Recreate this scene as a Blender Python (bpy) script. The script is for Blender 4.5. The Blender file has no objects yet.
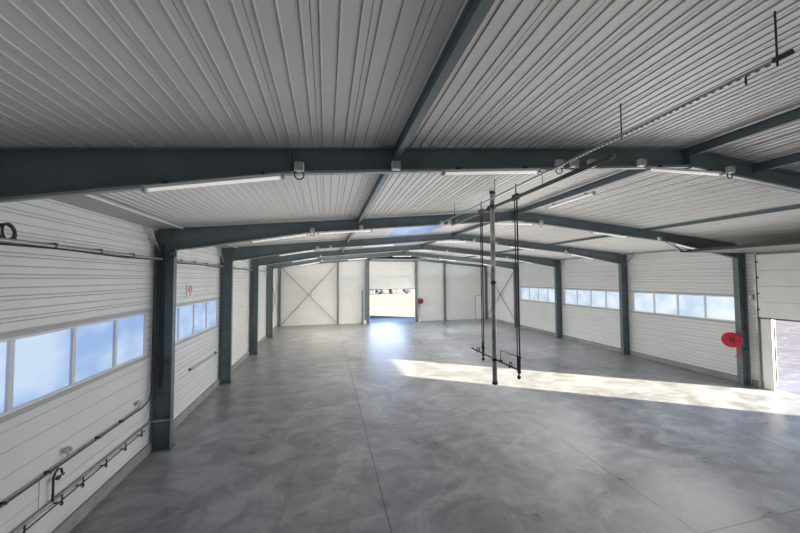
import bpy, bmesh, math, random
from mathutils import Vector, Matrix
random.seed(7)
C = bpy.context.scene.collection
PI = math.pi

# ---------------------------------------------------------------- dimensions
EYE = 4.2
FY = [-0.96, 4.11, 9.18, 14.24, 19.31, 24.38]      # frame lines
GY = 29.86                                          # gable frame
YB = 30.12                                          # inner face of back wall
YF = -6.2                                           # inner face of the wall behind the viewer
XW = 10.18                                          # inner face of the side walls
XI = 9.73                                           # inner flange of the columns
ZR, SL = 6.40, 0.0887                               # ridge height, roof slope
def roof(x): return ZR - SL*abs(x)

# ---------------------------------------------------------------- materials
def mat(name, col, rough=0.5, metal=0.0, noise=0.0, nscale=3.0, bump=0.0, bscale=40.0, spec=0.5):
    m = bpy.data.materials.new(name); m.use_nodes = True
    nt = m.node_tree; b = nt.nodes['Principled BSDF']
    b.inputs['Base Color'].default_value = (*col, 1)
    b.inputs['Roughness'].default_value = rough
    b.inputs['Metallic'].default_value = metal
    b.inputs['Specular IOR Level'].default_value = spec
    tc = nt.nodes.new('ShaderNodeTexCoord')
    if noise:
        n = nt.nodes.new('ShaderNodeTexNoise'); n.inputs['Scale'].default_value = nscale
        n.inputs['Detail'].default_value = 6; n.inputs['Roughness'].default_value = .6
        r = nt.nodes.new('ShaderNodeValToRGB')
        r.color_ramp.elements[0].position = .3; r.color_ramp.elements[1].position = .7
        r.color_ramp.elements[0].color = (*[c*(1-noise) for c in col], 1)
        r.color_ramp.elements[1].color = (*[min(1, c*(1+noise*.6)) for c in col], 1)
        nt.links.new(tc.outputs['Object'], n.inputs['Vector'])
        nt.links.new(n.outputs['Fac'], r.inputs['Fac']); nt.links.new(r.outputs['Color'], b.inputs['Base Color'])
    if bump:
        n2 = nt.nodes.new('ShaderNodeTexNoise'); n2.inputs['Scale'].default_value = bscale
        bp = nt.nodes.new('ShaderNodeBump'); bp.inputs['Strength'].default_value = bump; bp.inputs['Distance'].default_value = .02
        nt.links.new(tc.outputs['Object'], n2.inputs['Vector'])
        nt.links.new(n2.outputs['Fac'], bp.inputs['Height']); nt.links.new(bp.outputs['Normal'], b.inputs['Normal'])
    return m

M = {}
M['steel'] = mat('blue_grey_paint', (.13, .165, .178), .42, 0, .18, 2.5)
M['steel_light'] = mat('light_grey_steel', (.36, .38, .38), .45, .2, .15, 4)
M['galv'] = mat('galvanised', (.42, .42, .40), .4, .6, .2, 9)
M['dark_pipe'] = mat('dark_pipe', (.045, .048, .05), .45, .3, .2, 6)
M['rust_pipe'] = mat('worn_pipe', (.17, .15, .13), .55, .4, .5, 14)
M['post'] = mat('scuffed_post', (.40, .385, .36), .4, .2, .7, 3.5)
M['wall'] = mat('white_cladding', (.74, .745, .73), .42, 0, .05, 1.2)
M['deck'] = mat('roof_deck', (.66, .65, .63), .46, 0, .06, .9)
M['flash'] = mat('eave_flashing', (.45, .45, .44), .5, 0, .1, 3)
M['plinth'] = mat('plinth_concrete', (.30, .29, .275), .8, 0, .25, 3, .3, 30)
M['plastic'] = mat('white_plastic', (.78, .78, .75), .4, 0, .04, 5)
M['grey_plastic'] = mat('grey_plastic', (.42, .43, .43), .5, 0, .1, 5)
M['joint'] = mat('cladding_joint', (.42, .43, .43), .6, 0, .1, 4)  # shadow-gap darkness put into the colour of the wall grooves
M['deck_joint'] = mat('deck_joint', (.37, .365, .35), .6, 0, .1, 4)  # shade beside the ribs, painted as dark grooves
M['door'] = mat('door_panel', (.76, .76, .73), .4, 0, .05, 2)
M['white_frame'] = mat('white_frame', (.72, .74, .77), .4, 0, .04, 4)
M['red'] = mat('red_paint', (.55, .016, .04), .35, 0, .15, 8)
M['dark_red'] = mat('dark_red_hose', (.16, .012, .016), .5, 0, .2, 20)
M['black'] = mat('black_rubber', (.02, .02, .02), .6, 0, .1, 10)
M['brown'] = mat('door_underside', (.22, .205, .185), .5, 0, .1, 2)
M['leaf'] = mat('bush_leaf', (.06, .07, .10), .9, 0, .5, 3)
M['snow'] = mat('pale_gravel_bank', (.75, .72, .68), .9, 0, .15, 1)

def emit_mat(name, col, strength, base=(.8, .8, .8)):
    m = mat(name, base, .4); b = m.node_tree.nodes['Principled BSDF']
    b.inputs['Emission Color'].default_value = (*col, 1); b.inputs['Emission Strength'].default_value = strength
    return m
M['tube'] = emit_mat('lamp_tube', (1, .99, .95), .5)

def pane_mat(name, c0, c1, s, sx):
    """frosted twin-wall glazing: scatters the daylight behind it"""
    m = bpy.data.materials.new(name); m.use_nodes = True; nt = m.node_tree
    for n in list(nt.nodes): nt.nodes.remove(n)
    out = nt.nodes.new('ShaderNodeOutputMaterial')
    tr = nt.nodes.new('ShaderNodeBsdfTranslucent'); gl = nt.nodes.new('ShaderNodeBsdfGlossy'); em = nt.nodes.new('ShaderNodeEmission')
    tr.inputs['Color'].default_value = (*[c*.08 for c in c1], 1); gl.inputs['Roughness'].default_value = .15
    gl.inputs['Color'].default_value = (.8, .85, .9, 1)
    tc = nt.nodes.new('ShaderNodeTexCoord'); mp = nt.nodes.new('ShaderNodeMapping'); n = nt.nodes.new('ShaderNodeTexNoise')
    mp.inputs['Scale'].default_value = (1, sx, 1.4); n.inputs['Scale'].default_value = 1.0; n.inputs['Detail'].default_value = 3
    r = nt.nodes.new('ShaderNodeValToRGB'); r.color_ramp.elements[0].position = .36; r.color_ramp.elements[1].position = .64
    r.color_ramp.elements[0].color = (*c0, 1); r.color_ramp.elements[1].color = (*c1, 1)
    L = nt.links.new
    L(tc.outputs['Object'], mp.inputs['Vector']); L(mp.outputs['Vector'], n.inputs['Vector']); L(n.outputs['Fac'], r.inputs['Fac'])
    L(r.outputs['Color'], em.inputs['Color']); em.inputs['Strength'].default_value = s  # glow stands in for the daylight behind the panes
    a = nt.nodes.new('ShaderNodeAddShader'); mx = nt.nodes.new('ShaderNodeMixShader'); mx.inputs['Fac'].default_value = .06
    L(tr.outputs[0], a.inputs[0]); L(em.outputs[0], a.inputs[1]); L(a.outputs[0], mx.inputs[1]); L(gl.outputs[0], mx.inputs[2])
    L(mx.outputs[0], out.inputs['Surface'])
    return m
M['pane_l'] = pane_mat('frosted_glazing_north', (.33, .50, .82), (.62, .75, .94), .95, .8)
M['pane_r'] = pane_mat('frosted_glazing_south', (.52, .68, .86), (.78, .87, .98), .9, 1.3)
M['sky_pane'] = pane_mat('rooflight_glazing', (.30, .42, .75), (.60, .72, .95), .9, .5)

def floor_mat():
    m = bpy.data.materials.new('power_floated_concrete'); m.use_nodes = True; nt = m.node_tree; L = nt.links.new
    b = nt.nodes['Principled BSDF']
    tc = nt.nodes.new('ShaderNodeTexCoord')
    def noise(scale, detail, dist, vscale=(1, 1, 1), rough=.6):
        mp = nt.nodes.new('ShaderNodeMapping'); mp.inputs['Scale'].default_value = vscale
        n = nt.nodes.new('ShaderNodeTexNoise'); n.inputs['Scale'].default_value = scale; n.inputs['Detail'].default_value = detail
        n.inputs['Distortion'].default_value = dist; n.inputs['Roughness'].default_value = rough
        L(tc.outputs['Object'], mp.inputs['Vector']); L(mp.outputs['Vector'], n.inputs['Vector']); return n.outputs['Fac']
    def math_(op, a, bb, clamp=False):
        n = nt.nodes.new('ShaderNodeMath'); n.operation = op; n.use_clamp = clamp
        for i, v in enumerate((a, bb)):
            if isinstance(v, (int, float)): n.inputs[i].default_value = v
            elif v is not None: L(v, n.inputs[i])
        return n.outputs[0]
    def ramp(f, stops):
        r = nt.nodes.new('ShaderNodeValToRGB'); e = r.color_ramp.elements
        while len(e) < len(stops): e.new(.5)
        for i, (p, c) in enumerate(stops): e[i].position = p; e[i].color = (c, c, c, 1) if isinstance(c, float) else (*c, 1)
        L(f, r.inputs['Fac']); return r.outputs['Color']
    big = ramp(noise(.35, 5, 1.2, (1, .8, 1)), [(.32, 0.0), (.68, 1.0)])
    mid = ramp(noise(1.1, 7, 1.6, (.7, 1, 1)), [(.40, 0.0), (.60, 1.0)])
    patches = ramp(noise(.6, 4, 2.6, (.8, .8, 1), .5), [(.48, 0.0), (.54, 1.0)])
    fine = noise(9, 8, .4)
    spots = ramp(noise(2.6, 5, 1.8), [(.66, 0.0), (.72, 1.0)])
    v = math_('MULTIPLY', big, .34); v = math_('ADD', v, math_('MULTIPLY', mid, .26))
    v = math_('ADD', v, math_('MULTIPLY', patches, .14)); v = math_('ADD', v, math_('MULTIPLY', fine, .30))
    v = math_('SUBTRACT', v, math_('MULTIPLY', spots, .20), True)
    scuff = ramp(noise(2.2, 9, 3.2, (.55, 1.5, 1), .72), [(.57, 0.0), (.64, 1.0)])
    wear = ramp(noise(.8, 3, .6, (1, 1, 1)), [(.46, 0.0), (.62, 1.0)])
    v = math_('SUBTRACT', v, math_('MULTIPLY', math_('MULTIPLY', scuff, wear), .24), True)
    pale = ramp(noise(1.7, 8, 2.4, (1.3, .6, 1), .7), [(.60, 0.0), (.66, 1.0)])
    v = math_('ADD', v, math_('MULTIPLY', pale, .16), True)
    v = math_('ADD', math_('MULTIPLY', math_('SUBTRACT', v, .48), 1.15), .50, True)
    col = ramp(v, [(.05, (.130, .133, .137)), (.5, (.252, .256, .263)), (.95, (.40, .405, .415))])
    # saw-cut joints
    sep = nt.nodes.new('ShaderNodeSeparateXYZ'); L(tc.outputs['Object'], sep.inputs[0])
    wob = math_('MULTIPLY', math_('SUBTRACT', noise(6, 3, 0), .5), .012)
    lines = None
    def line(axis, pos, w):
        d = math_('ABSOLUTE', math_('SUBTRACT', math_('ADD', sep.outputs[axis], wob), pos), None)
        return math_('SUBTRACT', 1.0, math_('DIVIDE', d, w), True)
    for ax, pos, w in [('X', -4.9, .022), ('X', 0.0, .022), ('X', 5.0, .022)] + [('Y', y, .016) for y in (4.11, 9.1, 14.2, 19.3, 24.4)]:
        l = line(ax, pos, w); lines = l if lines is None else math_('MAXIMUM', lines, l)
    mx = nt.nodes.new('ShaderNodeMix'); mx.data_type = 'RGBA'
    L(math_('MULTIPLY', lines, .75), mx.inputs['Factor']); L(col, mx.inputs['A']); mx.inputs['B'].default_value = (.05, .05, .05, 1)
    L(mx.outputs['Result'], b.inputs['Base Color'])
    rr = ramp(v, [(.1, .27), (.9, .46)]); L(rr, b.inputs['Roughness'])
    bp = nt.nodes.new('ShaderNodeBump'); bp.inputs['Strength'].default_value = .12; bp.inputs['Distance'].default_value = .02
    L(math_('SUBTRACT', fine, lines), bp.inputs['Height']); L(bp.outputs['Normal'], b.inputs['Normal'])
    return m
M['floor'] = floor_mat()
def stripe_mat():
    m = mat('slotted_metal', (.6, .6, .6), .5); nt = m.node_tree; L = nt.links.new
    tc = nt.nodes.new('ShaderNodeTexCoord'); wv = nt.nodes.new('ShaderNodeTexWave'); wv.bands_direction = 'Y'; wv.inputs['Scale'].default_value = 5.5
    r = nt.nodes.new('ShaderNodeValToRGB'); r.color_ramp.interpolation = 'CONSTANT'
    r.color_ramp.elements[0].color = (.05, .05, .05, 1); r.color_ramp.elements[1].position = .5; r.color_ramp.elements[1].color = (.75, .75, .73, 1)
    L(tc.outputs['Object'], wv.inputs['Vector']); L(wv.outputs['Color'], r.inputs['Fac']); L(r.outputs['Color'], nt.nodes['Principled BSDF'].inputs['Base Color']); return m
M['slots'] = stripe_mat()

def ground_mat(name, stops, scale, vs=(1, 1, 1), dist=1.0):
    m = bpy.data.materials.new(name); m.use_nodes = True; nt = m.node_tree; L = nt.links.new; b = nt.nodes['Principled BSDF']
    b.inputs['Roughness'].default_value = .9
    tc = nt.nodes.new('ShaderNodeTexCoord'); mp = nt.nodes.new('ShaderNodeMapping'); mp.inputs['Scale'].default_value = vs
    n = nt.nodes.new('ShaderNodeTexNoise'); n.inputs['Scale'].default_value = scale; n.inputs['Detail'].default_value = 9
    n.inputs['Distortion'].default_value = dist; n.inputs['Roughness'].default_value = .65
    r = nt.nodes.new('ShaderNodeValToRGB'); e = r.color_ramp.elements
    while len(e) < len(stops): e.new(.5)
    for i, (p, c) in enumerate(stops): e[i].position = p; e[i].color = (*c, 1)
    L(tc.outputs['Object'], mp.inputs['Vector']); L(mp.outputs['Vector'], n.inputs['Vector']); L(n.outputs['Fac'], r.inputs['Fac'])
    L(r.outputs['Color'], b.inputs['Base Color']); return m
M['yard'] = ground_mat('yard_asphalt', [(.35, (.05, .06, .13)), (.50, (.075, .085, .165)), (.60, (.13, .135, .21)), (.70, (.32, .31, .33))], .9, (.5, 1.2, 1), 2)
M['apron'] = ground_mat('blue_grey_apron', [(.3, (.42, .47, .62)), (.7, (.55, .61, .78))], 1.2)  # blue shade on the ground, put into the colour
M['pale'] = ground_mat('pale_gravel', [(.3, (.30, .28, .25)), (.7, (.46, .44, .40))], .35, (.3, 2, 1))

# ---------------------------------------------------------------- mesh helpers
def box(bm, x0, x1, y0, y1, z0, z1):
    vs = [bm.verts.new(p) for p in ((x0,y0,z0),(x1,y0,z0),(x1,y1,z0),(x0,y1,z0),(x0,y0,z1),(x1,y0,z1),(x1,y1,z1),(x0,y1,z1))]
    for f in ((3,2,1,0),(4,5,6,7),(0,1,5,4),(1,2,6,5),(2,3,7,6),(3,0,4,7)): bm.faces.new([vs[i] for i in f])
def prism(bm, pts, y0, y1, axis='y'):
    """polygon (a,b) extruded along an axis; for 'y' a=x,b=z; for 'x' a=y,b=z"""
    f = (lambda a, b, t: (a, t, b)) if axis == 'y' else (lambda a, b, t: (t, a, b))
    A = [bm.verts.new(f(a, b, y0)) for a, b in pts]; B = [bm.verts.new(f(a, b, y1)) for a, b in pts]
    n = len(pts)
    bm.faces.new(A); bm.faces.new(B[::-1])
    for i in range(n): bm.faces.new((A[i], B[i], B[(i+1) % n], A[(i+1) % n]))
def tube(bm, pts, r, seg=10, cap=True):
    pts = [Vector(p) for p in pts]; rings = []
    up = None
    for i, p in enumerate(pts):
        d = (pts[min(i+1, len(pts)-1)] - pts[max(i-1, 0)]).normalized()
        if up is None: up = Vector((0,0,1)) if abs(d.z) < .9 else Vector((1,0,0))
        a = d.cross(up)
        if a.length < 1e-4: a = d.cross(Vector((0,1,0)))
        a.normalize(); b = a.cross(d).normalized(); up = b
        rings.append([bm.verts.new(p + (a*math.cos(2*PI*k/seg) + b*math.sin(2*PI*k/seg))*r) for k in range(seg)])
    for A, B in zip(rings, rings[1:]):
        for k in range(seg): bm.faces.new((A[k], A[(k+1)%seg], B[(k+1)%seg], B[k]))
    if cap: bm.faces.new(rings[0][::-1]); bm.faces.new(rings[-1])
def ring(bm, c, n, R, r, seg=28, rs=8, a0=0, a1=2*PI):
    c = Vector(c); n = Vector(n).normalized(); u = n.cross(Vector((0,0,1)))
    if u.length < .01: u = Vector((1,0,0))
    u.normalize(); v = n.cross(u)
    full = abs(a1-a0-2*PI) < 1e-6
    rings = []
    for i in range(seg + (0 if full else 1)):
        a = a0 + (a1-a0)*i/seg; d = u*math.cos(a)+v*math.sin(a)
        rings.append([bm.verts.new(c + d*(R + r*math.cos(2*PI*k/rs)) + n*(r*math.sin(2*PI*k/rs))) for k in range(rs)])
    m = len(rings)
    for i in range(m if full else m-1):
        A, B = rings[i], rings[(i+1)%m]
        for k in range(rs): bm.faces.new((A[k], A[(k+1)%rs], B[(k+1)%rs], B[k]))
def disc(bm, c, n, R, t, seg=32, r0=0):
    c = Vector(c); n = Vector(n).normalized(); u = n.cross(Vector((0,0,1))); u.normalize(); v = n.cross(u)
    pr = []
    for s in (-.5, .5):
        pr.append([bm.verts.new(c + n*t*s + (u*math.cos(2*PI*k/seg)+v*math.sin(2*PI*k/seg))*R) for k in range(seg)])
    bm.faces.new(pr[0][::-1]); bm.faces.new(pr[1])
    for k in range(seg): bm.faces.new((pr[0][k], pr[0][(k+1)%seg], pr[1][(k+1)%seg], pr[1][k]))
def obj(name, bm, m, parent=None, smooth=False, origin=None, bevel=0):
    bmesh.ops.recalc_face_normals(bm, faces=bm.faces[:])
    if origin is not None: bmesh.ops.translate(bm, verts=bm.verts[:], vec=-Vector(origin))
    me = bpy.data.meshes.new(name); bm.to_mesh(me); bm.free()
    if smooth:
        for p in me.polygons: p.use_smooth = True
    for mm in (m if isinstance(m, (list, tuple)) else [m]): me.materials.append(mm)
    o = bpy.data.objects.new(name, me); C.objects.link(o)
    if origin is not None: o.location = origin
    if parent is not None: o.parent = parent; 
    if bevel:
        md = o.modifiers.new('bevel', 'BEVEL'); md.width = bevel; md.segments = 2; md.limit_method = 'ANGLE'
    return o
def B(): return bmesh.new()
def tag(o, label, cat, group=None, kind=None):
    o['label'] = label; o['category'] = cat
    if group: o['group'] = group
    if kind: o['kind'] = kind
    return o
def thing(name, label, cat, loc=(0,0,0), group=None):
    o = bpy.data.objects.new(name, None); C.objects.link(o); o.location = loc; o.empty_display_size = .2
    return tag(o, label, cat, group)
def struct(name, bm, m, label=None, parent=None, **k):
    o = obj(name, bm, m, parent, **k)
    if parent is None: o['kind'] = 'structure'
    if label: o['label'] = label; 
    return o
def sroot(name, label):
    o = bpy.data.objects.new(name, None); C.objects.link(o); o['kind'] = 'structure'; o['label'] = label; return o
def copy_tree(o, parent=None):
    c = o.copy(); C.objects.link(c); c.parent = parent
    for ch in [x for x in C.objects if x.parent == o]: copy_tree(ch, c)
    return c

# ---------------------------------------------------------------- shell
# floor
bm = B(); box(bm, -XW-.25, XW+.25, YF-.3, YB+.25, -.2, 0)
struct('floor', bm, M['floor'], 'grey power-floated concrete floor with saw-cut joints')['category'] = 'floor'

def profile(z0, z1, period, grooves, w, d):
    """list of (z, depth) points for a grooved sheet; positive depth points into the room"""
    pts = [(z0, 0)]
    k = math.floor(z0/period)
    while k*period < z1:
        for g in grooves:
            c = k*period + g
            if c-w > z0 and c+w < z1: pts += [(c-w, 0), (c-w*.45, d), (c+w*.45, d), (c+w, 0)]
        k += 1
    pts.append((z1, 0)); return pts
WG = dict(period=.30, grooves=(.03, .085, .20), w=.011, d=-.012)
SM = dict(period=.62, grooves=(.02, .30), w=.008, d=-.008)
def side_panel(bm, s, y0, y1, z0, z1, pr=WG):
    """ribbed sheet of a side wall, s=-1 left, +1 right"""
    pts = profile(z0, z1, **pr)
    A = [bm.verts.new((s*(XW-d), y0, z)) for z, d in pts]; Bv = [bm.verts.new((s*(XW-d), y1, z)) for z, d in pts]
    for i in range(len(pts)-1):
        f = bm.faces.new((A[i], Bv[i], Bv[i+1], A[i+1])); f.material_index = int(pts[i][1] != 0 and pts[i+1][1] != 0)
def outer(bm, s, y0, y1, z0, z1): box(bm, min(s*(XW+.03), s*(XW+.12)), max(s*(XW+.03), s*(XW+.12)), y0, y1, z0, z1)
WZ0, WZ1 = 2.38, 3.42
ZT = roof(XW)+.03
lines = [YF] + FY + [YB]
DY0, DY1, DZ = 5.30, 8.42, 5.05     # right door opening
win_l = {0, 1, 2, 3}; win_r = {0, 1, 3, 4, 5}   # bay index i = lines[i]..lines[i+1]
wins = []
for s, name in ((-1, 'wall_left'), (1, 'wall_right')):
    bm = B()
    for i in range(len(lines)-1):
        a, b = lines[i], lines[i+1]
        if s > 0 and i == 2:      # door bay
            for (p, q, r, t) in ((a, DY0, 0, ZT), (DY1, b, 0, ZT), (DY0, DY1, DZ, ZT)):
                side_panel(bm, s, p, q, r, t); outer(bm, s, p, q, r, t)
            continue
        if i in (win_l if s < 0 else win_r):
            w0, w1 = a+.27, a+4.70
            side_panel(bm, s, a, b, .02, WZ0, SM if (s < 0 and i <= 2) else WG)
            side_panel(bm, s, a, b, WZ1, ZT)
            side_panel(bm, s, a, w0, WZ0, WZ1); side_panel(bm, s, w1, b, WZ0, WZ1)
            outer(bm, s, a, b, 0, WZ0); outer(bm, s, a, b, WZ1, ZT); outer(bm, s, a, w0, WZ0, WZ1); outer(bm, s, w1, b, WZ0, WZ1)
            wins.append((s, w0, w1, i))
        else:
            side_panel(bm, s, a, b, 0.02, ZT); outer(bm, s, a, b, 0, ZT)
    struct(name, bm, [M['wall'], M['joint']], 'white horizontally ribbed metal wall on the %s' % ('left' if s < 0 else 'right'))

# windows
ordn = ['', 'behind the viewer', 'in the nearest bay', 'in the second bay', 'in the third bay', 'in the fourth bay', 'in the fifth bay']
for n, (s, a, b, i) in enumerate(wins, 1):
    r = sroot('window_%d' % n, 'band of four frosted panes in the %s wall, %s' % ('left' if s < 0 else 'right', ['behind the viewer', 'beside the viewer', 'between the nearest and second frames', 'between the second and third frames', 'between the third and fourth frames', 'between the fourth and fifth frames'][i]))  # windows behind and beside the viewer are unseen, added for light
    bm = B(); xa, xb = s*(XW-.015), s*(XW+.07); x0, x1 = min(xa, xb), max(xa, xb)
    t = .045
    box(bm, x0, x1, a, b, WZ0, WZ0+t); box(bm, x0, x1, a, b, WZ1-t, WZ1)
    pw = (b-a)/4
    for k in range(5):
        c = a+k*pw; c0 = max(a, c-t*.8); c1 = min(b, c+t*.8)
        box(bm, x0, x1, c0, c1, WZ0+t, WZ1-t)
    obj('window_frame', bm, M['white_frame'], r)
    bm = B(); xa, xb = s*(XW-.035), s*(XW-.001); x0, x1 = min(xa, xb), max(xa, xb)
    box(bm, x0, x1, a-.2, b+.2, WZ1+.0, WZ1+.06); obj('lintel_rail', bm, M['flash'], r)
    bm = B(); box(bm, x0, x1, a-.2, b+.2, WZ0-.07, WZ0); obj('sill_rail', bm, M['flash'], r)
    for k in range(4):
        bm = B(); xc = s*(XW+.03)
        box(bm, xc-.006, xc+.006, a+k*pw+.03, a+(k+1)*pw-.03, WZ0+.04, WZ1-.04)
        obj('pane', bm, M['pane_l'] if s < 0 else M['pane_r'], r)

# plinths
for s, nm in ((-1, 'left'), (1, 'right')):
    bm = B()
    for i in range(len(lines)-1):
        a, b = lines[i]+.12, lines[i+1]-.12
        segs = [(a, b)] if not (s > 0 and i == 2) else [(a, DY0-.1), (DY1+.32, b)]
        for p, q in segs:
            xa, xb = s*(XW-.001), s*(XI+.385); box(bm, min(xa, xb), max(xa, xb), p, q, 0, .235)
    struct('baseboard_'+nm, bm, M['plinth'], 'low concrete plinth along the foot of the %s wall' % nm, bevel=.012)

# back wall with the big door opening
BX0, BX1, BZ = -1.95, 2.50, 5.85
def back_panel(bm, x0, x1, z0, ztop_fn, pr=WG):
    top = max(ztop_fn(x0), ztop_fn(x1), ztop_fn(0) if x0 < 0 < x1 else 0)
    pts = profile(z0, top, **pr)
    A = [bm.verts.new((x0, YB-d, min(z, ztop_fn(x0)+.02))) for z, d in pts]; Bv = [bm.verts.new((x1, YB-d, min(z, ztop_fn(x1)+.02))) for z, d in pts]
    for i in range(len(pts)-1):
        if (A[i].co-A[i+1].co).length < 1e-6 and (Bv[i].co-Bv[i+1].co).length < 1e-6: continue
        f = bm.faces.new((A[i], A[i+1], Bv[i+1], Bv[i])); f.material_index = int(pts[i][1] != 0 and pts[i+1][1] != 0)
bm = B(); rf = lambda x: roof(x)+.05
back_panel(bm, -XW-.1, -4.95, .02, rf); back_panel(bm, -4.95, BX0, .02, rf); back_panel(bm, BX1, 5.55, .02, rf); back_panel(bm, 5.55, XW+.1, .02, rf)
back_panel(bm, BX0, 0, BZ, rf); back_panel(bm, 0, BX1, BZ, rf)
def gable_outer(bm, y0, y1, hole):
    if hole:
        prism(bm, [(-XW-.1, 0), (BX0, 0), (BX0, roof(BX0)+.05), (-XW-.1, roof(XW)+.05)], y0, y1)
        prism(bm, [(BX1, 0), (XW+.1, 0), (XW+.1, roof(XW)+.05), (BX1, roof(BX1)+.05)], y0, y1)
        prism(bm, [(BX0, BZ), (BX1, BZ), (BX1, roof(BX1)+.05), (0, ZR+.05), (BX0, roof(BX0)+.05)], y0, y1)
    else:
        prism(bm, [(-XW-.1, 0), (XW+.1, 0), (XW+.1, roof(XW)+.05), (0, ZR+.05), (-XW-.1, roof(XW)+.05)], y0, y1)
gable_outer(bm, YB+.03, YB+.12, True)
struct('wall_back', bm, [M['wall'], M['joint']], 'white ribbed gable wall at the far end')
bm = B(); gable_outer(bm, YF-.1, YF, False); struct('wall_front', bm, M['wall'], 'white wall behind the viewer')

# roof deck: ribs run along the hall
def deck(bm, x0, x1, y0, y1):
    P = .385
    pts = []
    def z(x, d): return roof(x)+.02-d
    # each group: a groove with rib shade put into its colour, a narrow rib beside it
    xs = [(x0, 0, 0)]
    k = math.floor(x0/P)
    while k*P < x1:
        for g, kind in ((.03, 'rib'), (.09, 'joint'), (.15, 'rib'), (.28, 'rib')):
            c = k*P+g
            if c-.03 <= x0 or c+.03 >= x1: continue
            dd = .010 if x0 < 0 else (.026 if g == .03 else .014)
            if kind == 'rib':
                xs += [(c-.011, 0, 0), (c-.010, -.006, 1), (c-.005, -.006, 0), (c-.004, dd, 0), (c+.005, dd, 0), (c+.009, 0, 0)]
            else:
                xs += [(c-.004, 0, 0), (c-.003, -.006, 1), (c+.003, -.006, 0), (c+.004, 0, 0)]
        k += 1
    xs.append((x1, 0, 0))
    A = [bm.verts.new((x, y0, z(x, d))) for x, d, q in xs]; Bv = [bm.verts.new((x, y1, z(x, d))) for x, d, q in xs]
    for i in range(len(xs)-1):
        f = bm.faces.new((A[i], A[i+1], Bv[i+1], Bv[i])); f.material_index = xs[i][2]
bm = B(); SKX0, SKX1 = -3.45, -1.35
SKY0, SKY1 = FY[2]+.1, FY[3]-.1
for i in range(len(lines)-1):
    a, b = lines[i], lines[i+1]
    if i == 0: a -= .3
    if i == len(lines)-2: b += .3
    if i == 3:
        deck(bm, -XW-.3, SKX0, a, b); deck(bm, SKX1, 0, a, b)
        deck(bm, SKX0, SKX1, a, SKY0); deck(bm, SKX0, SKX1, SKY1, b)
    else: deck(bm, -XW-.3, 0, a, b)
    deck(bm, 0, XW+.3, a, b)
# outer roof skin
def slab(bm, x0, x1, y0, y1): prism(bm, [(x0, roof(x0)+.05), (x1, roof(x1)+.05), (x1, roof(x1)+.12), (x0, roof(x0)+.12)], y0, y1)
slab(bm, 0, XW+.4, YF-.4, YB+.4); slab(bm, -XW-.4, SKX0, YF-.4, YB+.4); slab(bm, SKX1, 0, YF-.4, YB+.4)
slab(bm, SKX0, SKX1, YF-.4, SKY0); slab(bm, SKX0, SKX1, SKY1, YB+.4)
struct('ceiling', bm, [M['deck'], M['deck_joint']], 'pale ribbed metal roof deck seen from below')
r = sroot('window_%d' % (len(wins)+1), 'bluish translucent rooflight left of the ridge')
bm = B(); prism(bm, [(SKX0, roof(SKX0)+.03), (SKX1, roof(SKX1)+.03), (SKX1, roof(SKX1)+.045), (SKX0, roof(SKX0)+.045)], SKY0, SKY1)
obj('pane', bm, M['sky_pane'], r)
# eave flashings
n = 1
for s in (-1, 1):
    bm = B()
    for i in range(len(lines)-1):
        a, b = lines[i]+.11, lines[i+1]-.11
        w = 9.52 if s < 0 else 9.95
        prism(bm, [(s*w, roof(w)-.045), (s*(XW-.002), roof(XW)-.03), (s*(XW-.002), roof(XW)-.012), (s*w, roof(w)-.012)], a, b)
    struct('trim_%d' % n, bm, M['flash'], 'plain grey flashing along the %s eave' % ('left' if s < 0 else 'right')); n += 1
    bm = B()
    for i in range(len(lines)-1):
        a, b = lines[i]+.11, lines[i+1]-.11
        tube(bm, [(s*(w+.02), a, roof(w)-.055), (s*(w+.02), b, roof(w)-.055)], .018, 8)
    struct('trim_%d' % n, bm, M['plastic'] if s < 0 else M['steel'], 'thin bead edging the %s eave flashing' % ('left' if s < 0 else 'right')); n += 1

# ---------------------------------------------------------------- portal frames
def soffit(x):
    x = abs(x)
    if x <= 6.4: return roof(x)-.30
    return (roof(6.4)-.30) + (4.96-(roof(6.4)-.30))*(x-6.4)/(9.75-6.4)
FW = .17      # flange width
def column(parent, s, y):
    xo, xi = XW-.03, XI
    bm = B(); t = .014
    box(bm, *sorted((s*xi, s*(xi+t))), y-FW/2, y+FW/2, .02, 5.05)
    box(bm, *sorted((s*(xo-t), s*xo)), y-FW/2, y+FW/2, .02, roof(XW)-.05)
    prism(bm, [(s*xi, .02), (s*(xo-t), .02), (s*(xo-t), roof(xo)-.03), (s*xi, roof(xi)-.03)], y-.005, y+.005)
    c = obj('column', bm, M['steel'], parent)
    for z in (.75, 1.35, 2.15, 2.95, 4.35):
        bm = B(); box(bm, *sorted((s*(xi+t), s*(xo-t))), y-.07, y-.006, z, z+.008); obj('stiffener', bm, M['steel'], c)
    bm = B(); box(bm, *sorted((s*(xi-.04), s*(XW-.005))), y-.14, y+.14, 0, .02)
    for yy in (-.11, .11): tube(bm, [(s*(xi-.02), y+yy, .02), (s*(xi-.02), y+yy, .05)], .012, 6)
    obj('base_plate', bm, M['steel'], c)
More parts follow.
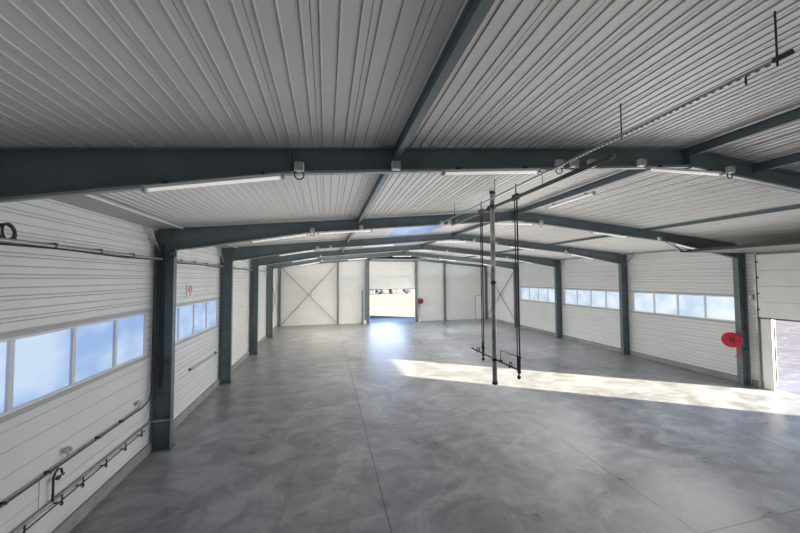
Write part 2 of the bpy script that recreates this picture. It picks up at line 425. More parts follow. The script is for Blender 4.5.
def rafter(parent, s, y):
    bm = B(); t = .014
    prism(bm, [(0, roof(0)-.02), (s*6.4, roof(6.4)-.02), (s*XI, roof(XI)-.02), (s*XI, soffit(XI)), (s*6.4, soffit(6.4)), (0, soffit(0))], y-.005, y+.005)
    prism(bm, [(0, ZR-.02), (s*XI, roof(XI)-.02), (s*XI, roof(XI)-.034), (0, ZR-.034)], y-FW/2, y+FW/2)
    prism(bm, [(0, soffit(0)), (s*6.4, soffit(6.4)), (s*6.4, soffit(6.4)-t), (0, soffit(0)-t)], y-FW/2, y+FW/2)
    rf = obj('rafter', bm, M['steel'], parent)
    bm = B()
    prism(bm, [(s*6.4, soffit(6.4)), (s*(XI+.015), soffit(XI)), (s*(XI+.015), soffit(XI)-t), (s*6.4, soffit(6.4)-t)], y-FW/2, y+FW/2)
    box(bm, *sorted((s*6.40, s*6.412)), y-FW/2, y+FW/2, soffit(6.4), roof(6.4)-.035)
    obj('haunch', bm, M['steel'], rf)
    bm = B(); box(bm, *sorted((s*(XI-.02), s*XI)), y-FW/2, y+FW/2, 4.93, roof(XI)-.04)
    obj('knee_plate', bm, M['steel'], rf)
fr_lab = ['dark blue-grey steel portal frame behind the viewer',
          'nearest dark steel portal frame crossing the top of the view',
          'second steel portal frame from the viewer, red hose reel on its right column',
          'third steel portal frame from the viewer, just beyond the bluish rooflight',
          'fourth steel portal frame from the viewer',
          'fifth steel portal frame, last one before the back wall']
for k, y in enumerate(FY):
    t = thing('portal_frame', fr_lab[k], 'steel frame', (0, 0, 0), 'steel portal frames of the hall')
    for s in (-1, 1): column(t, s, y); rafter(t, s, y)
    bm = B(); box(bm, -.016, .016, y-FW/2-.005, y+FW/2+.005, soffit(0)-.07, ZR-.05)
    for dz in (.0, .1, .2):
        for yy in (-.05, .05): tube(bm, [(-.035, y+yy, soffit(0)+dz), (.035, y+yy, soffit(0)+dz)], .012, 6)
    obj('ridge_plate', bm, M['steel'], t)

# gable frame with posts
t = thing('gable_frame', 'slim steel frame with posts against the back wall', 'steel frame')
for s in (-1, 1):
    bm = B(); t_ = .012; x0, x1 = s*(XW-.25), s*(XW-.03)
    box(bm, *sorted((x0, x0+s*t_)), GY-.08, GY+.08, .0, roof(9.9)-.2); box(bm, *sorted((x1-s*t_, x1)), GY-.08, GY+.08, 0, roof(10)-.2)
    box(bm, *sorted((x0, x1)), GY-.005, GY+.005, 0, roof(10)-.2)
    obj('corner_post', bm, M['steel'], t)
    bm = B(); prism(bm, [(0, ZR-.02), (s*(XW-.03), roof(XW)-.02), (s*(XW-.03), roof(XW)-.22), (0, ZR-.22)], GY-.005, GY+.005)
    prism(bm, [(0, ZR-.21), (s*(XW-.03), roof(XW)-.21), (s*(XW-.03), roof(XW)-.22), (0, ZR-.22)], GY-.07, GY+.07)
    obj('gable_rafter', bm, M['steel'], t)
for x in (-4.95, -2.28, 2.62, 5.55):
    bm = B(); w = .09 if x != -2.28 else .15; h = roof(x)-.23
    box(bm, x-w, x+w, GY-.07, GY-.058, 0, h); box(bm, x-w, x+w, GY+.1, GY+.112, 0, h); box(bm, x-.006, x+.006, GY-.06, GY+.1, 0, h)
    obj('gable_post', bm, M['steel'], t)

# roof beams between the frames
def roof_beam(x, y0, y1, label):
    h, w = (.10 if x > 4 else .15), (.06 if x > 4 else .075); zt = roof(x)-.012 - (SL*w/2)
    bm = B(); box(bm, x-w/2, x+w/2, y0, y1, zt-.012, zt); box(bm, x-w/2, x+w/2, y0, y1, zt-h, zt-h+.012); box(bm, x-.005, x+.005, y0, y1, zt-h+.01, zt-.01)
    return tag(obj('roof_beam', bm, M['steel'], origin=(x, (y0+y1)/2, zt-h)), label, 'steel beam', 'steel beams tying the frames under the roof')
bn = ['over the viewer, in front of the nearest frame', 'between the nearest and second frames', 'between the second and third frames',
      'between the third and fourth frames', 'between the fourth and fifth frames', 'between the fifth frame and the back wall']
for k in range(6):
    a = FY[k]+.01; b = (FY+[GY])[k+1]-.01
    for x, nm in ((-5.07, 'left-hand steel roof beam'), (0.0, 'ridge steel roof beam'), (5.07, 'right-hand steel roof beam')):
        roof_beam(x, a, b, '%s %s' % (nm, bn[k]))
roof_beam(1.62, FY[0]+.01, FY[1]-.01, 'short-looking steel roof beam just right of the ridge at the top right corner')

# knee braces (small diagonal struts at column heads, left)
def knee_brace(s, y, k):
    for d, w in ((-1, 'near'), (1, 'far')):
        bm = B(); tube(bm, [(s*(XW-.12), y+d*.55, roof(XW)-.08), (s*(XW-.12), y+d*.02, roof(XW)-.62)], .022, 6)
        tag(obj('knee_brace', bm, M['galv']), 'short grey diagonal strut on the %s side of the %s %s column head' % (w, ['', 'first', 'second', 'third', 'fourth', 'fifth'][k], 'left' if s < 0 else 'right'), 'brace', 'short struts at the column heads')
for k in (2, 3, 4): knee_brace(-1, FY[k], k)
for k in (3, 4): knee_brace(1, FY[k], k)

# wall X bracing
def cross(pts4, label):
    t = thing('cross_brace', label, 'brace')
    (a, b, c, d) = pts4; mid = (Vector(a)+Vector(b)+Vector(c)+Vector(d))/4
    for p, q in ((a, b), (c, d)):
        bm = B(); tube(bm, [p, q], .035, 8); obj('brace_rod', bm, M['galv'], t)
    bm = B(); nrm = (Vector(b)-Vector(a)).cross(Vector(d)-Vector(c)); disc(bm, mid, nrm, .13, .09, 16); obj('centre_plate', bm, M['galv'], t)
cross([(-9.85, GY, .15), (-5.05, GY, 5.55), (-9.85, GY, 5.2), (-5.05, GY, .15)], 'steel X brace on the left part of the back wall')
for s, w in ((-1, 'left'), (1, 'right')):
    x = s*(XW-.18)
    cross([(x, FY[5]+.1, .2), (x, GY-.1, 5.1), (x, FY[5]+.1, 5.1), (x, GY-.1, .2)], 'steel X brace on the %s wall next to the back corner' % w)

# ---------------------------------------------------------------- doors
# door_1 : back sectional door, half open
d1 = sroot('door_1', 'half-raised white sectional door in the back wall')
for k, (a, b) in enumerate(((3.20, 3.80), (3.82, 4.44), (4.46, 5.08), (5.10, 5.84))):
    bm = B(); box(bm, BX0-.08, BX1+.08, YB-.10, YB-.06, a, b); obj('door_panel', bm, M['door'], d1, bevel=.012)
bm = B(); box(bm, BX0-.07, BX1+.07, YB-.062, YB-.04, 3.18, 5.88); obj('door_skin', bm, M['door'], d1)
bm = B(); box(bm, BX0-.15, BX1+.15, YB-.15, YB-.03, 5.86, 6.16); obj('header_box', bm, M['steel'], d1)
bm = B(); box(bm, BX0-.08, BX1+.08, YB-.105, YB-.055, 3.16, 3.2); obj('rubber_seal', bm, M['black'], d1)
for x in (BX0-.11, BX1+.07):
    bm = B(); box(bm, x, x+.05, YB-.16, YB-.02, 0, 5.9); obj('door_track', bm, M['galv'], d1)
    bm = B(); box(bm, x, x+.05, YB-3.2, YB-.02, 5.92, 5.98); obj('door_track', bm, M['galv'], d1)
bm = B()
for k in range(5): box(bm, BX0-.05, BX1+.05, YB-.3-.6*k-.58, YB-.3-.6*k, 5.90, 5.94)
obj('door_panel', bm, M['steel'], d1)
bm = B(); tube(bm, [(BX0-.1, YB-.2, 6.04), (BX1+.1, YB-.2, 6.04)], .05, 10); obj('spring_shaft', bm, M['dark_pipe'], d1)
# door_2 : right sectional door
d2 = sroot('door_2', 'half-raised white sectional door in the right wall')
xs0, xs1 = XW-.10, XW-.06
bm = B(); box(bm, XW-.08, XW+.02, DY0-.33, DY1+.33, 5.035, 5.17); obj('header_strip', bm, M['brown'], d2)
bm = B(); box(bm, xs1-.002, xs1+.02, DY0-.30, DY1+.30, 2.63, 5.04); obj('door_skin', bm, M['door'], d2)
z = 2.66
for k in range(4):
    bm = B(); box(bm, xs0, xs1, DY0-.33, DY1+.33, z+.002, z+.596); obj('door_panel', bm, M['door'], d2, bevel=.012); z += .597
bm = B(); box(bm, xs0-.005, xs1+.005, DY0-.33, DY1+.33, 2.62, 2.665); obj('rubber_seal', bm, M['black'], d2)
for y in (DY0-.38, DY1+.34):
    bm = B(); box(bm, XW-.14, XW-.02, y, y+.045, 0, 5.08); obj('door_track', bm, M['galv'], d2)
    bm = B(); box(bm, 6.4, XW-.12, y, y+.045, 5.10, 5.16); obj('door_track', bm, M['dark_pipe'], d2)
    for z in (2.95, 3.55, 4.15, 4.75):
        bm = B(); yy = y-.07 if y > 7 else y+.045; box(bm, XW-.15, XW-.10, yy, yy+.07, z, z+.03); tube(bm, [(XW-.16, yy+.035, z-.01), (XW-.16, yy+.035, z+.05)], .02, 8); obj('hinge_roller', bm, M['black'], d2)
for k in range(5):
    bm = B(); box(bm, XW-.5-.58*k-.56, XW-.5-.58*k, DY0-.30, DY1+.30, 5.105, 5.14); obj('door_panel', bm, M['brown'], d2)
bm = B(); box(bm, XW-.5-.58*5-.05, XW-.5-.58*5, DY0-.36, DY1+.38, 5.11, 5.2); obj('end_rail', bm, M['dark_pipe'], d2)
bm = B(); tube(bm, [(XW-.2, DY0-.4, 5.3), (XW-.2, DY1+.42, 5.3)], .06, 12); obj('spring_shaft', bm, M['dark_pipe'], d2)
for y0, y1 in ((DY1+.0, DY1+.30), (DY0-.30, DY0)):
    bm = B(); box(bm, XW-.055, XW+.14, y0, y1, 0, 2.62 if y0 > 7 else 2.62); obj('door_jamb', bm, M['plastic'], d2, bevel=.01)
bm = B()
for p, q in (((6.50, DY1+.36, 5.15), (6.50, FY[2]-.04, 5.50)), ((6.50, DY1+.36, 5.15), (6.15, FY[2]-.04, 5.54)), ((6.1, FY[2]-.04, 5.53), (6.55, FY[2]-.04, 5.50))): tube(bm, [p, q], .013, 6)
obj('track_bracket', bm, M['dark_pipe'], d2)
# door_3 : flush personnel door on the back wall
d3 = sroot('door_3', 'white flush personnel door near the right end of the back wall')
bm = B(); box(bm, 8.92, 8.98, YB-.05, YB+.01, 0, 2.45); box(bm, 9.78, 9.84, YB-.05, YB+.01, 0, 2.45); box(bm, 8.92, 9.84, YB-.05, YB+.01, 2.40, 2.46); obj('door_frame', bm, M['steel_light'], d3)
bm = B(); box(bm, 8.985, 9.775, YB-.04, YB+.005, .02, 2.395); lf = obj('door_leaf', bm, M['plastic'], d3)
bm = B(); tube(bm, [(9.08, YB-.04, 1.05), (9.08, YB-.09, 1.05), (9.20, YB-.09, 1.05)], .012, 8); obj('door_handle', bm, M['black'], lf)

# guard posts / feet by the back door
bm = B(); tube(bm, [(-2.72, YB-.32, 0), (-2.72, YB-.32, 3.15)], .045, 10)
tag(obj('guide_post', bm, M['steel'], smooth=False), 'slim dark upright post left of the back door', 'post')
for x, nm, in ((-2.45, 'left'), (2.85, 'right')):
    bm = B(); box(bm, x-.13, x+.13, YB-.55, YB-.32, 0, .22); box(bm, x-.09, x+.09, YB-.50, YB-.36, .22, .34)
    tag(obj('kerb_block', bm, M['snow'], bevel=.02), 'small pale concrete block at the %s foot of the back door' % nm, 'block', 'blocks at the feet of the back door')

# ---------------------------------------------------------------- lamps under the rafters
def lamp(x0, x1, y, label, ridge=False):
    n = Vector((x1-x0, 0, 0)); 
    if ridge: pa, pb = Vector((x0, y, roof(0)-.26)), Vector((x0, x1, roof(0)-.26))
    else: pa, pb = Vector((x0, y, soffit(x0)-.075)), Vector((x1, y, soffit(x1)-.075))
    mid = (pa+pb)/2; L = (pb-pa).length; d = (pb-pa).normalized()
    t = thing('batten_lamp', label, 'lamp', mid, 'fluorescent battens under the steelwork')
    R = d.to_track_quat('X', 'Z').to_matrix().to_4x4()
    def part(name, bm, m, parent=t, **k):
        bmesh.ops.transform(bm, matrix=R, verts=bm.verts[:]); return obj(name, bm, m, parent, **k)
    bm = B(); box(bm, -L/2, L/2, -.03, .03, -.005, .03); part('housing', bm, M['plastic'], bevel=.008)
    bm = B(); tube(bm, [(-L/2+.04, 0, -.02), (L/2-.04, 0, -.02)], .017, 10); part('tube', bm, M['tube'], smooth=True)
    for e in (-1, 1):
        bm = B(); box(bm, e*(L/2)-.015, e*(L/2)+.015, -.032, .032, -.04, .035); part('end_cap', bm, M['grey_plastic'])
    for e in (-.5, .5):
        bm = B(); box(bm, e*L*.7-.02, e*L*.7+.02, -.032, .032, .03, .06); part('clip', bm, M['dark_pipe'])
pos = [(-7.92, -6.48, 'under the left haunch'), (-4.43, -2.95, 'left of the ridge'), (-.95, .60, 'under the ridge'), (2.9, 4.4, 'right of the ridge'), (6.48, 7.92, 'under the right haunch')]
on = ['', 'nearest', 'second', 'third', 'fourth', 'fifth']
for k in range(1, 6):
    for j, (a, b, w) in enumerate(pos):
        if k == 2 and j == 1: a, b = -6.2, -4.7
        if k == 4 and j == 1: continue
        lamp(a, b, FY[k]-.12 if True else 0, 'fluorescent batten %s of the %s frame' % (w, on[k]))
lamp(0.0, 7.55, 6.0, 'fluorescent batten under the ridge beam between the first two frames', ridge=True)

# conduit runs along the rafter soffits
for k in range(1, 6):
    y = FY[k]-.06
    bm = B(); pts = [(x, y, soffit(x)-.03) for x in (-9.4, -6.4, 0, 6.4, 8.6)]
    for p, q in zip(pts, pts[1:]):
        prism(bm, [(p[0], p[2]-.018), (q[0], q[2]-.018), (q[0], q[2]+.014), (p[0], p[2]+.014)], y-.03, y+.03)
    tag(obj('cable_trunking', bm, M['steel_light']), 'pale cable trunking along the underside of the %s frame' % on[k], 'trunking', 'cable trunking under the frames')
# junction boxes
jb = [(1, -6.29, 'first from the left on the nearest frame'), (1, -5.09, 'at the left roof beam on the nearest frame'), (1, -2.62, 'left of the hanging pipe rails on the nearest frame'), (1, -2.36, 'between the two pipe rails on the nearest frame'),
      (1, -2.05, 'right of the pipe rails on the nearest frame'), (1, -1.1, 'left of the ridge lamp on the nearest frame'), (1, .80, 'right of the ridge on the nearest frame'),
      (2, -6.35, 'by the left haunch of the second frame'), (2, -5.0, 'at the left roof beam on the second frame'), (2, -2.55, 'left of three at the rail ends on the second frame'), (2, -2.3, 'middle of three at the rail ends on the second frame'), (2, -2.05, 'right of three at the rail ends on the second frame'),
      (2, .9, 'right of the ridge on the second frame'), (2, 5.8, 'right of the ridge lamp on the second frame, before the haunch'),
      (3, -6.35, 'by the left haunch of the third frame'), (3, -5.8, 'inside the left haunch of the third frame'), (3, 1.0, 'just right of the ridge on the third frame'), (3, 2.2, 'farther right of the ridge on the third frame'), (3, 6.2, 'by the right haunch of the third frame'),
      (4, -6.3, 'by the left haunch of the fourth frame'), (4, 1.6, 'right of the ridge on the fourth frame'), (4, 5.9, 'by the right haunch of the fourth frame'),
      (5, -6.3, 'by the left haunch of the fifth frame'), (5, 3.0, 'right of the ridge on the fifth frame')]
for k, x, w in jb:
    y = FY[k]-.135; z = soffit(x)-.02
    t = thing('junction_box', 'small pale junction box %s' % w, 'junction box', (x, y, z), 'junction boxes on the frames')
    bm = B(); box(bm, -.055, .055, -.04, .035, -.02, .09); obj('case', bm, M['plastic'], t, bevel=.008)
    bm = B(); box(bm, -.046, .046, -.052, -.04, -.01, .08); obj('lid', bm, M['grey_plastic'], t)
    if x in (-6.29, -2.62, .80, -6.35, .9, 6.2):
        bm = B(); ring(bm, (0, -.0, -.06), (0, 1, 0), .055, .008, 20, 6); obj('cable_loop', bm, M['black'], t, smooth=True)

# ---------------------------------------------------------------- hanging rails and dropper assembly
RX, RZ = -2.25, 5.82
bm = B(); tube(bm, [(RX, 3.40, RZ), (RX, FY[2]-.2, RZ)], .034, 12)
tag(obj('pipe_rail', bm, M['rust_pipe'], smooth=True), 'dark round pipe rail under the rafters that carries the hanging drop pipes', 'pipe')
t = thing('suspended_rail', 'thin slotted rail on long rods, running to the top right corner', 'rail', (-2.75, 5, 5.79))
bm = B(); box(bm, -.009, .009, 1.50-5, FY[2]-.15-5, -.010, .012); obj('rail_bar', bm, M['steel_light'], t)
bm = B(); box(bm, -.010, .010, 1.62-5, 4.0-5, -.018, -.010); obj('slotted_strip', bm, M['slots'], t)
bm = B(); tube(bm, [(0, 1.50-5, .005), (0, 1.60-5, .005)], .02, 8); obj('rail_end', bm, M['dark_pipe'], t)
for y in (1.58, 2.84, 5.58, 7.6):
    bm = B(); tube(bm, [(0, y-5, -.05), (0, y-5, roof(2.75)-5.79+.0)], .007, 6); obj('hanger_rod', bm, M['dark_pipe'], t)
bm = B(); tube(bm, [(0, 1.76-5, -.08), (0, 1.76-5, .0)], .008, 6); obj('rail_pin', bm, M['dark_pipe'], t)
bm = B(); tube(bm, [(RX+.05, 4.9, roof(2.2)-.02), (RX+.05, 4.9, RZ+.03)], .006, 6); tag(obj('hanger_rod', bm, M['dark_pipe']), 'thin rod holding the pipe rail just beyond the nearest frame', 'rod')

t = thing('hanging_dropper_frame', 'tall dropper assembly of upright pipes and a low crossbar hanging mid-hall from the pipe rail', 'pipe rack', (RX, 6.6, 0))
def o_(x, y, z): return (x-RX, y-6.6, z)
X = RX
bm = B(); tube(bm, [o_(X, 6.58, 1.83), o_(X, 6.58, 6.20)], .052, 14); mp = obj('main_post', bm, M['post'], t, smooth=False)
for z in (1.84, 2.36, 4.1, 5.86, 6.17):
    bm = B(); tube(bm, [o_(X, 6.58, z-.03), o_(X, 6.58, z+.03)], .062, 14); obj('pipe_collar', bm, M['dark_pipe'], mp)
bm = B(); tube(bm, [o_(X, 6.70, 5.76), o_(X, 6.70, 5.88)], .05, 12); box(bm, -.05, .05, -.10, .16, 5.79, 5.85); obj('rail_clamp', bm, M['black'], mp)
for y0, nm in ((7.12, 'far'), (5.65, 'near')):
    for k, dy in enumerate((-.04, .04)):
        bm = B(); tube(bm, [o_(X, y0+dy, 2.32), o_(X, y0+dy, 5.88)], .012 if k else .016, 8); obj('drop_pipe', bm, M['dark_pipe'], t)
    bm = B(); box(bm, -.03, .03, y0-6.6-.09, y0-6.6+.09, 5.77, 5.89); tube(bm, [o_(X, y0, 5.86), o_(X, y0-.02, 6.10)], .012, 6); obj('top_clamp', bm, M['dark_pipe'], t)
    bm = B(); tube(bm, [o_(X, y0, 2.20), o_(X, y0, 2.66)], .016, 8); disc(bm, o_(X, y0, 2.24), (0, 1, .001), .035, .03, 12); box(bm, -.02, .02, y0-6.6-.06, y0-6.6+.06, 2.62 if nm == 'near' else 2.5, 2.65 if nm == 'near' else 2.53)
    obj('hose_tail', bm, M['dark_pipe'], t)
bm = B(); tube(bm, [o_(X-.01, 5.60, 2.38), o_(X-.01, 7.72, 2.38)], .018, 8); cb = obj('crossbar', bm, M['dark_pipe'], t)
for y0 in (7.35, 5.92):
    bm = B(); ring(bm, o_(X-.01, y0, 2.40), (.6, -.8, 0), .07, .012, 16, 6, PI, 2*PI)
    for q in (-1, 1): tube(bm, [o_(X-.01+q*.056, y0+q*.042, 2.36), o_(X-.01+q*.056, y0+q*.042, 2.41)], .012, 6)
    obj('hoop', bm, M['dark_pipe'], cb)
bm = B(); tube(bm, [o_(X, 6.32, 2.40), o_(X, 6.32, 2.62), o_(X, 5.72, 2.64)], .008, 6); disc(bm, o_(X, 6.32, 2.39), (0, 1, .001), .035, .04, 12); obj('tie_wire', bm, M['dark_pipe'], cb)

# ---------------------------------------------------------------- pipes on the left wall
xw = -XW
t = thing('wall_conduit', 'grey conduit and cable bundle running high along the left wall', 'conduit', (xw+.16, 12, 4.72))
bm = B(); tube(bm, [(0, YF+.1-12, 0), (0, FY[5]+.4-12, 0)], .032, 10); obj('conduit_pipe', bm, M['galv'], t)
bm = B(); tube(bm, [(.01, y-12, -.045+.012*math.sin(y*2.3)) for y in [2+.3*i for i in range(56)]], .015, 6); obj('cable_run', bm, M['black'], t)
for y in (5.9, 6.9, 7.9, 10.2, 11.2, 12.2, 13.4, 15.5, 17.5, 20.5, 22.5):
    bm = B(); box(bm, -.15, .035, y-.02-12, y+.02-12, -.03, .05); obj('pipe_clip', bm, M['rust_pipe'], t)
bm = B()
for i in range(3): ring(bm, (xw+.14, 5.15+.03*i, 4.83), (1, .2*i-.2, .1), .10+.012*i, .012, 24, 6)
tag(obj('cable_coil', bm, M['black'], smooth=True), 'coil of dark cable on the high wall conduit at the left edge', 'cable')
bm = B(); ring(bm, (-9.76, 9.04, 4.85), (0, 1, 0), .09, .016, 24, 6); tag(obj('cable_loop', bm, M['black'], smooth=True), 'loop of black cable on the second left column', 'cable')

t = thing('dark_wall_pipe', 'dark pipe at waist height on the left wall, turning up the column', 'pipe', (xw, 6, 0))
bm = B(); pts = [(.07, -6+YF*.0+1.0, 1.24), (.07, 2.62, 1.24), (.08, 2.86, 1.30), (.09, 2.98, 1.50), (.09, 3.0, 1.9), (.09, 3.0, 5.2)]
tube(bm, pts, .017, 8); obj('pipe_run', bm, M['dark_pipe'], t)
for y in (.44, 2.48):
    bm = B(); tube(bm, [(.07, y, 1.26), (.07, y, 1.38)], .012, 6); disc(bm, (.07, y, 1.40), (1, -.5, 0), .055, .03, 16); obj('valve_wheel', bm, M['grey_plastic'], t)
for y in (-.6, .1, 1.2, 1.9):
    bm = B(); box(bm, 0, .09, y-.012, y+.012, 1.22, 1.262); obj('pipe_clip', bm, M['dark_pipe'], t)
t = thing('grey_wall_pipe', 'lower grey double pipe on brackets along the left wall', 'pipe', (xw, 6, 0))
bm = B(); tube(bm, [(.06, -5, .74), (.06, 2.95, .74), (.10, 3.0, .75), (.46, 3.02, .75), (.50, 3.04, .75)], .020, 8); obj('pipe_run', bm, M['steel_light'], t)
bm = B(); tube(bm, [(.10, -5, .68), (.10, 2.7, .68)], .012, 8); obj('pipe_run', bm, M['dark_pipe'], t)
for y in (-.9, -.35, .3, .75, 1.35, 1.95, 2.55):
    bm = B(); box(bm, 0, .115, y-.01, y+.01, .64, .655); box(bm, .1, .115, y-.01, y+.01, .60, .77); ring(bm, (.09, y+.01, .63), (0, 1, 0), .028, .006, 12, 5); obj('pipe_bracket', bm, M['dark_pipe'], t)
t = thing('water_tap', 'bent tap riser with a white backing plate on the lower left wall', 'tap', (xw, 6.17, .75))
bm = B(); box(bm, .0, .012, -.16, .00, .0, .46); obj('backing_plate', bm, M['plastic'], t)
bm = B(); tube(bm, [(.07, 0, 0), (.07, 0, .34), (.07, .03, .42), (.07, .09, .45), (.07, .15, .42), (.07, .17, .34)], .016, 8); obj('riser', bm, M['dark_pipe'], t)
bm = B(); disc(bm, (.10, .05, .33), (1, -.2, 0), .035, .02, 12); tube(bm, [(.07, 0, .33), (.10, .17, .33)], .014, 6); obj('tap_handle', bm, M['dark_pipe'], t)
t = thing('grab_bar', 'thin grey bar on brackets under the second left window', 'bar', (xw, 12.5, 1.35))
bm = B(); tube(bm, [(.08, -1.15, 0), (.08, 1.25, 0)], .017, 8); obj('bar', bm, M['galv'], t)
for y in (-1.12, 1.22):
    bm = B(); tube(bm, [(-.012, y, 0), (.09, y, 0)], .02, 8); box(bm, 0, .012, y-.05, y+.05, -.05, .05); obj('bracket', bm, M['dark_pipe'], t)
# round sign on left wall in second bay
t = thing('wall_sign', 'small faded white sign with a pink-red round symbol above the second left window', 'sign', (xw+.02, 11.25, 3.86))
bm = B(); box(bm, -.006, .0, -.2, .2, -.22, .22); obj('sign_plate', bm, M['plastic'], t)
bm = B(); ring(bm, (.006, 0, .04), (1, 0, 0), .11, .018, 24, 6); tube(bm, [(.006, -.07, -.03), (.006, .07, .11)], .014, 6); tube(bm, [(.006, 0, -.08), (.006, 0, -.18)], .02, 6)
obj('red_symbol', bm, mat('faded_red', (.75, .28, .30), .6), t)
# downpipe cables on left columns
for k, lab in ((2, 'second'), (4, 'fourth')):
    bm = B(); y = FY[k]-.05
    for dx in (.16, .21): tube(bm, [(xw+dx, y, .2 if k == 4 else 1.5), (xw+dx, y, 5.1)], .012, 6)
    tag(obj('riser_cable', bm, M['dark_pipe']), 'pair of dark cables clipped up the %s left column' % lab, 'cable', 'cables up the left columns')

# ---------------------------------------------------------------- fire hose reels
def hose_reel(loc, nrm, label, k=1.0, wall=(0, 1, 0), col=None):
    t = thing('hose_reel', label, 'hose reel', loc); n = Vector(nrm).normalized()
    r = .275*k
    for s, nm in ((-.07, 'rear_flange'), (.07, 'front_flange')):
        bm = B(); disc(bm, n*s*k, n, r*.95, .012); ring(bm, n*s*k, n, r, .014*k, 32, 6); obj(nm, bm, col or M['red'], t)
    bm = B()
    for q in range(4): ring(bm, n*(-.045+.03*q)*k, n, r*.84, .018*k, 32, 6)
    obj('hose', bm, M['dark_red'], t, smooth=True)
    bm = B(); disc(bm, n*.095*k, n, .085*k, .05*k, 16)
    u = n.cross(Vector((0,0,1))).normalized()
    for q in range(6):
        a = q*PI/3; d = u*math.cos(a)+Vector((0,0,1))*math.sin(a); tube(bm, [n*.082*k + d*.05*k, n*.082*k + d*r*.9], .012*k, 6)
    obj('hub', bm, M['dark_red'], t)
    bm = B(); w = Vector(wall); tube(bm, [Vector((0,0,0)), w*.5], .025*k, 8); tube(bm, [w*.42+Vector((0,0,-.12)), w*.42+Vector((0,0,.12))], .03*k, 8); obj('swing_arm', bm, col or M['red'], t)
    bm = B(); p = w*.36; tube(bm, [w*.3, p+Vector((0,0,-.12)), p+Vector((0,0,-.50)), p+Vector((0,0,-.62))], .018*k, 8)
    tube(bm, [p+Vector((0,0,-.58)), p*.4+Vector((0,0,-.64))], .02*k, 8); disc(bm, p+Vector((0,0,-.55)), n, .045*k, .04*k, 12); disc(bm, p+Vector((0,0,-.32)), n, .04*k, .05*k, 12)
    obj('valve_pipe', bm, M['red'], t)
hose_reel((9.40, 9.20, 1.76), (-.82, -.57, .12), 'bright red fire hose reel on the second right-hand column', 1.0, Vector((.65, -.25, 0)).normalized()*.66)
hose_reel((2.98, YB-.34, 2.0), (-.25, -1, 0), 'small dark red fire hose reel right of the back door', .95, (-.15, .45, 0), M['dark_red'])
# control box near right door
t = thing('control_box', 'small grey door control box beside the right door track', 'control box', (XW-.05, 8.97, 3.42))
bm = B(); box(bm, -.06, .05, -.07, .07, -.1, .1); obj('case', bm, M['grey_plastic'], t, bevel=.01)
bm = B(); box(bm, -.07, -.06, -.04, .04, -.06, .06); obj('faceplate', bm, M['plastic'], t)

# ---------------------------------------------------------------- outside
bm = B(); box(bm, -150, 150, -120, 260, -.4, -.12); tag(obj('pale_ground', bm, M['pale']), 'pale bright gravel ground stretching away beyond the back door', 'ground')['kind'] = 'structure'
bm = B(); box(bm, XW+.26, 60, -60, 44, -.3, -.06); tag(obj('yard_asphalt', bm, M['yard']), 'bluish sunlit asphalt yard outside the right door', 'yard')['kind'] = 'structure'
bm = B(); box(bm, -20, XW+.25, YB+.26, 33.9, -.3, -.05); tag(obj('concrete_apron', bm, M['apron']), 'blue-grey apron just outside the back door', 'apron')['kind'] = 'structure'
bm = B(); box(bm, -20, 30, 41.0, 41.3, -.3, .06); tag(obj('kerb', bm, M['brown']), 'long low kerb across the ground beyond the back door', 'kerb')['kind'] = 'structure'
def shrub(x, y, w, h, label):
    bm = B(); 
    for i in range(6):
        m = Matrix.Translation((x+random.uniform(-w, w)*.6, y+random.uniform(-.6, .6), h*random.uniform(.3, .6))) @ Matrix.Diagonal((w*.5, w*.4, h*.45, 1))
        bmesh.ops.create_icosphere(bm, subdivisions=2, radius=1, matrix=m)
    for v in bm.verts: v.co += Vector((random.uniform(-.15, .15), random.uniform(-.15, .15), random.uniform(-.15, .2)))
    for v in bm.verts: v.co.z = max(v.co.z, -.1)
    tag(obj('shrub', bm, M['leaf'], origin=(x, y, -.12)), label, 'shrub', 'low shrubs far beyond the back door')
for i, (x, w, h) in enumerate(((-1.5, 2.0, 2.2), (3.5, 2.2, 2.6), (7.5, 1.6, 1.9), (11.5, 1.8, 2.2), (15.5, 1.5, 1.8))):
    shrub(x+1, 84+i, w, h, ['leftmost', 'second', 'middle', 'fourth', 'rightmost'][i]+' dark low shrub far beyond the back door')

# ---------------------------------------------------------------- light
UP = [26, 22, 75, 95, 110, 120, 130]
sc = bpy.context.scene
w = bpy.data.worlds.new('World'); sc.world = w; w.use_nodes = True; nt = w.node_tree
bg = nt.nodes['Background']; sky = nt.nodes.new('ShaderNodeTexSky'); sky.sky_type = 'HOSEK_WILKIE' if False else 'NISHITA'
sky.sun_disc = False; sky.sun_elevation = math.radians(14); sky.sun_rotation = math.radians(122)
sky.air_density = 1.0; sky.dust_density = 1.5; sky.ozone_density = 1.5
nt.links.new(sky.outputs[0], bg.inputs['Color']); bg.inputs['Strength'].default_value = .11
sd = bpy.data.lights.new('sun', 'SUN'); sd.energy = 54; sd.angle = math.radians(.5); sd.color = (1, .90, .70)
so = bpy.data.objects.new('sun', sd); C.objects.link(so)
so.rotation_euler = Vector((-1, .63, -.2054)).to_track_quat('-Z', 'Y').to_euler()
def portal(loc, rot, sx, sy):
    l = bpy.data.lights.new('daylight_portal', 'AREA'); l.shape = 'RECTANGLE'; l.size = sx; l.size_y = sy; l.cycles.is_portal = True
    o = bpy.data.objects.new('daylight_portal', l); C.objects.link(o); o.location = loc; o.rotation_euler = rot
portal(((BX0+BX1)/2, YB+.13, 1.6), (math.radians(-90), 0, 0), BX1-BX0, 3.2)
portal((XW+.13, (DY0+DY1)/2, 1.32), (math.radians(90), 0, math.radians(90)), DY1-DY0, 2.65)

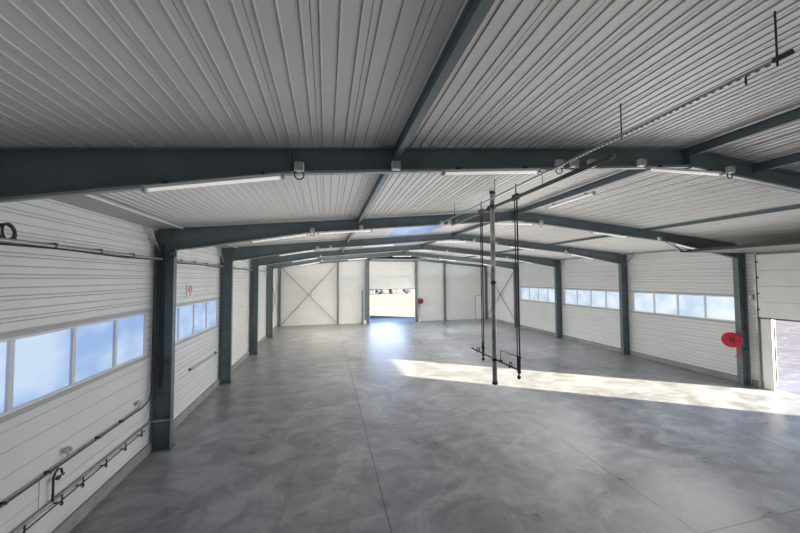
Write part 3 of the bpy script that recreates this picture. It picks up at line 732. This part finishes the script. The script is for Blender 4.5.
# broad unseen fill lamps, added to brighten the roof deck bay by bay
for k, (y0, y1) in enumerate(zip([YF]+FY, FY+[YB])):
    l = bpy.data.lights.new('uplight', 'AREA'); l.shape = 'RECTANGLE'; l.size = 17.5; l.size_y = (y1-y0)*.8
    l.energy = UP[k]; l.color = (1, .975, .93)
    o = bpy.data.objects.new('uplight', l); C.objects.link(o); o.location = (0, (y0+y1)/2, 4.42); o.rotation_euler = (PI, 0, 0)
def soft(loc, d, e, ang=150, r=1.7, col=(1, .985, .96)):  # unseen fill lamp, added to lift walls, floor and deck
    l = bpy.data.lights.new('soft_spot', 'SPOT'); l.energy = e; l.spot_size = math.radians(ang); l.spot_blend = 1; l.shadow_soft_size = r; l.color = col
    o = bpy.data.objects.new('soft_spot', l); C.objects.link(o); o.location = loc; o.rotation_euler = Vector(d).to_track_quat('-Z', 'Y').to_euler()
for k in range(1, 7):
    ym = ((FY+[GY])[k-1]+(FY+[GY])[k])/2
    soft((3.5, ym, 2.7), (-1, 0, .12), [0, 270, 560, 700, 800, 800, 700][k])
    soft((-1.5, ym, 2.7), (1, 0, -.12), [0, 180, 420, 480, 480, 480, 480][k], 115)
soft((-5, 21, 3.0), (0, 1, .0), 950, col=(1, .96, .88)); soft((5, 21, 3.0), (0, 1, .0), 800)
soft((.3, 34.5, 3.4), (0, -1, -.26), 2300, 120, 2.4, (.45, .60, 1))      # cool lamp added outside the back door, standing in for daylight
soft((14.0, 5.6, 3.0), (-1, 0, -.22), 3600, 120, 1.8, (.50, .64, 1))  # blue lamp added outside the right door, standing in for skylight
for x, y, e, c in ((-5.5, 26, 950, (1, .90, .74)), (-5.5, 20.5, 560, (1, .94, .84)), (0, 20, 420, (.9, .95, 1)), (5, 24, 750, (.88, .94, 1)), (5.5, 17, 480, (.86, .93, 1)), (-4, 14.5, 230, (1, .98, .95)), (6, 7, 330, (.78, .88, 1)), (1, 7, 120, (.85, .92, 1))): soft((x, y, 4.3), (0, 0, -1), e, 140, 1.7, c)      # unseen lamps added under the roof to brighten the floor
sc.view_settings.view_transform = 'Standard'
sc.view_settings.exposure = 0.0

# ---------------------------------------------------------------- camera
cam = bpy.data.cameras.new('camera'); co = bpy.data.objects.new('camera', cam); C.objects.link(co)
cam.sensor_width = 36; cam.lens = 316.86*36/800; cam.clip_start = .05; cam.clip_end = 1000
yaw, pitch, roll = .2275, .0381, -.00464
co.location = (-5.961, 0, EYE)
fwd = Vector((math.sin(yaw)*math.cos(pitch), math.cos(yaw)*math.cos(pitch), math.sin(pitch)))
right = Vector((math.cos(yaw), -math.sin(yaw), 0)); upv = right.cross(fwd)
# image axes rolled about the view direction
c, s = math.cos(roll), math.sin(roll)
r2 = right*c + upv*s; u2 = upv*c - right*s
Mx = Matrix((r2, u2, -fwd)).transposed().to_4x4(); Mx.translation = co.location
co.matrix_world = Mx
sc.camera = co
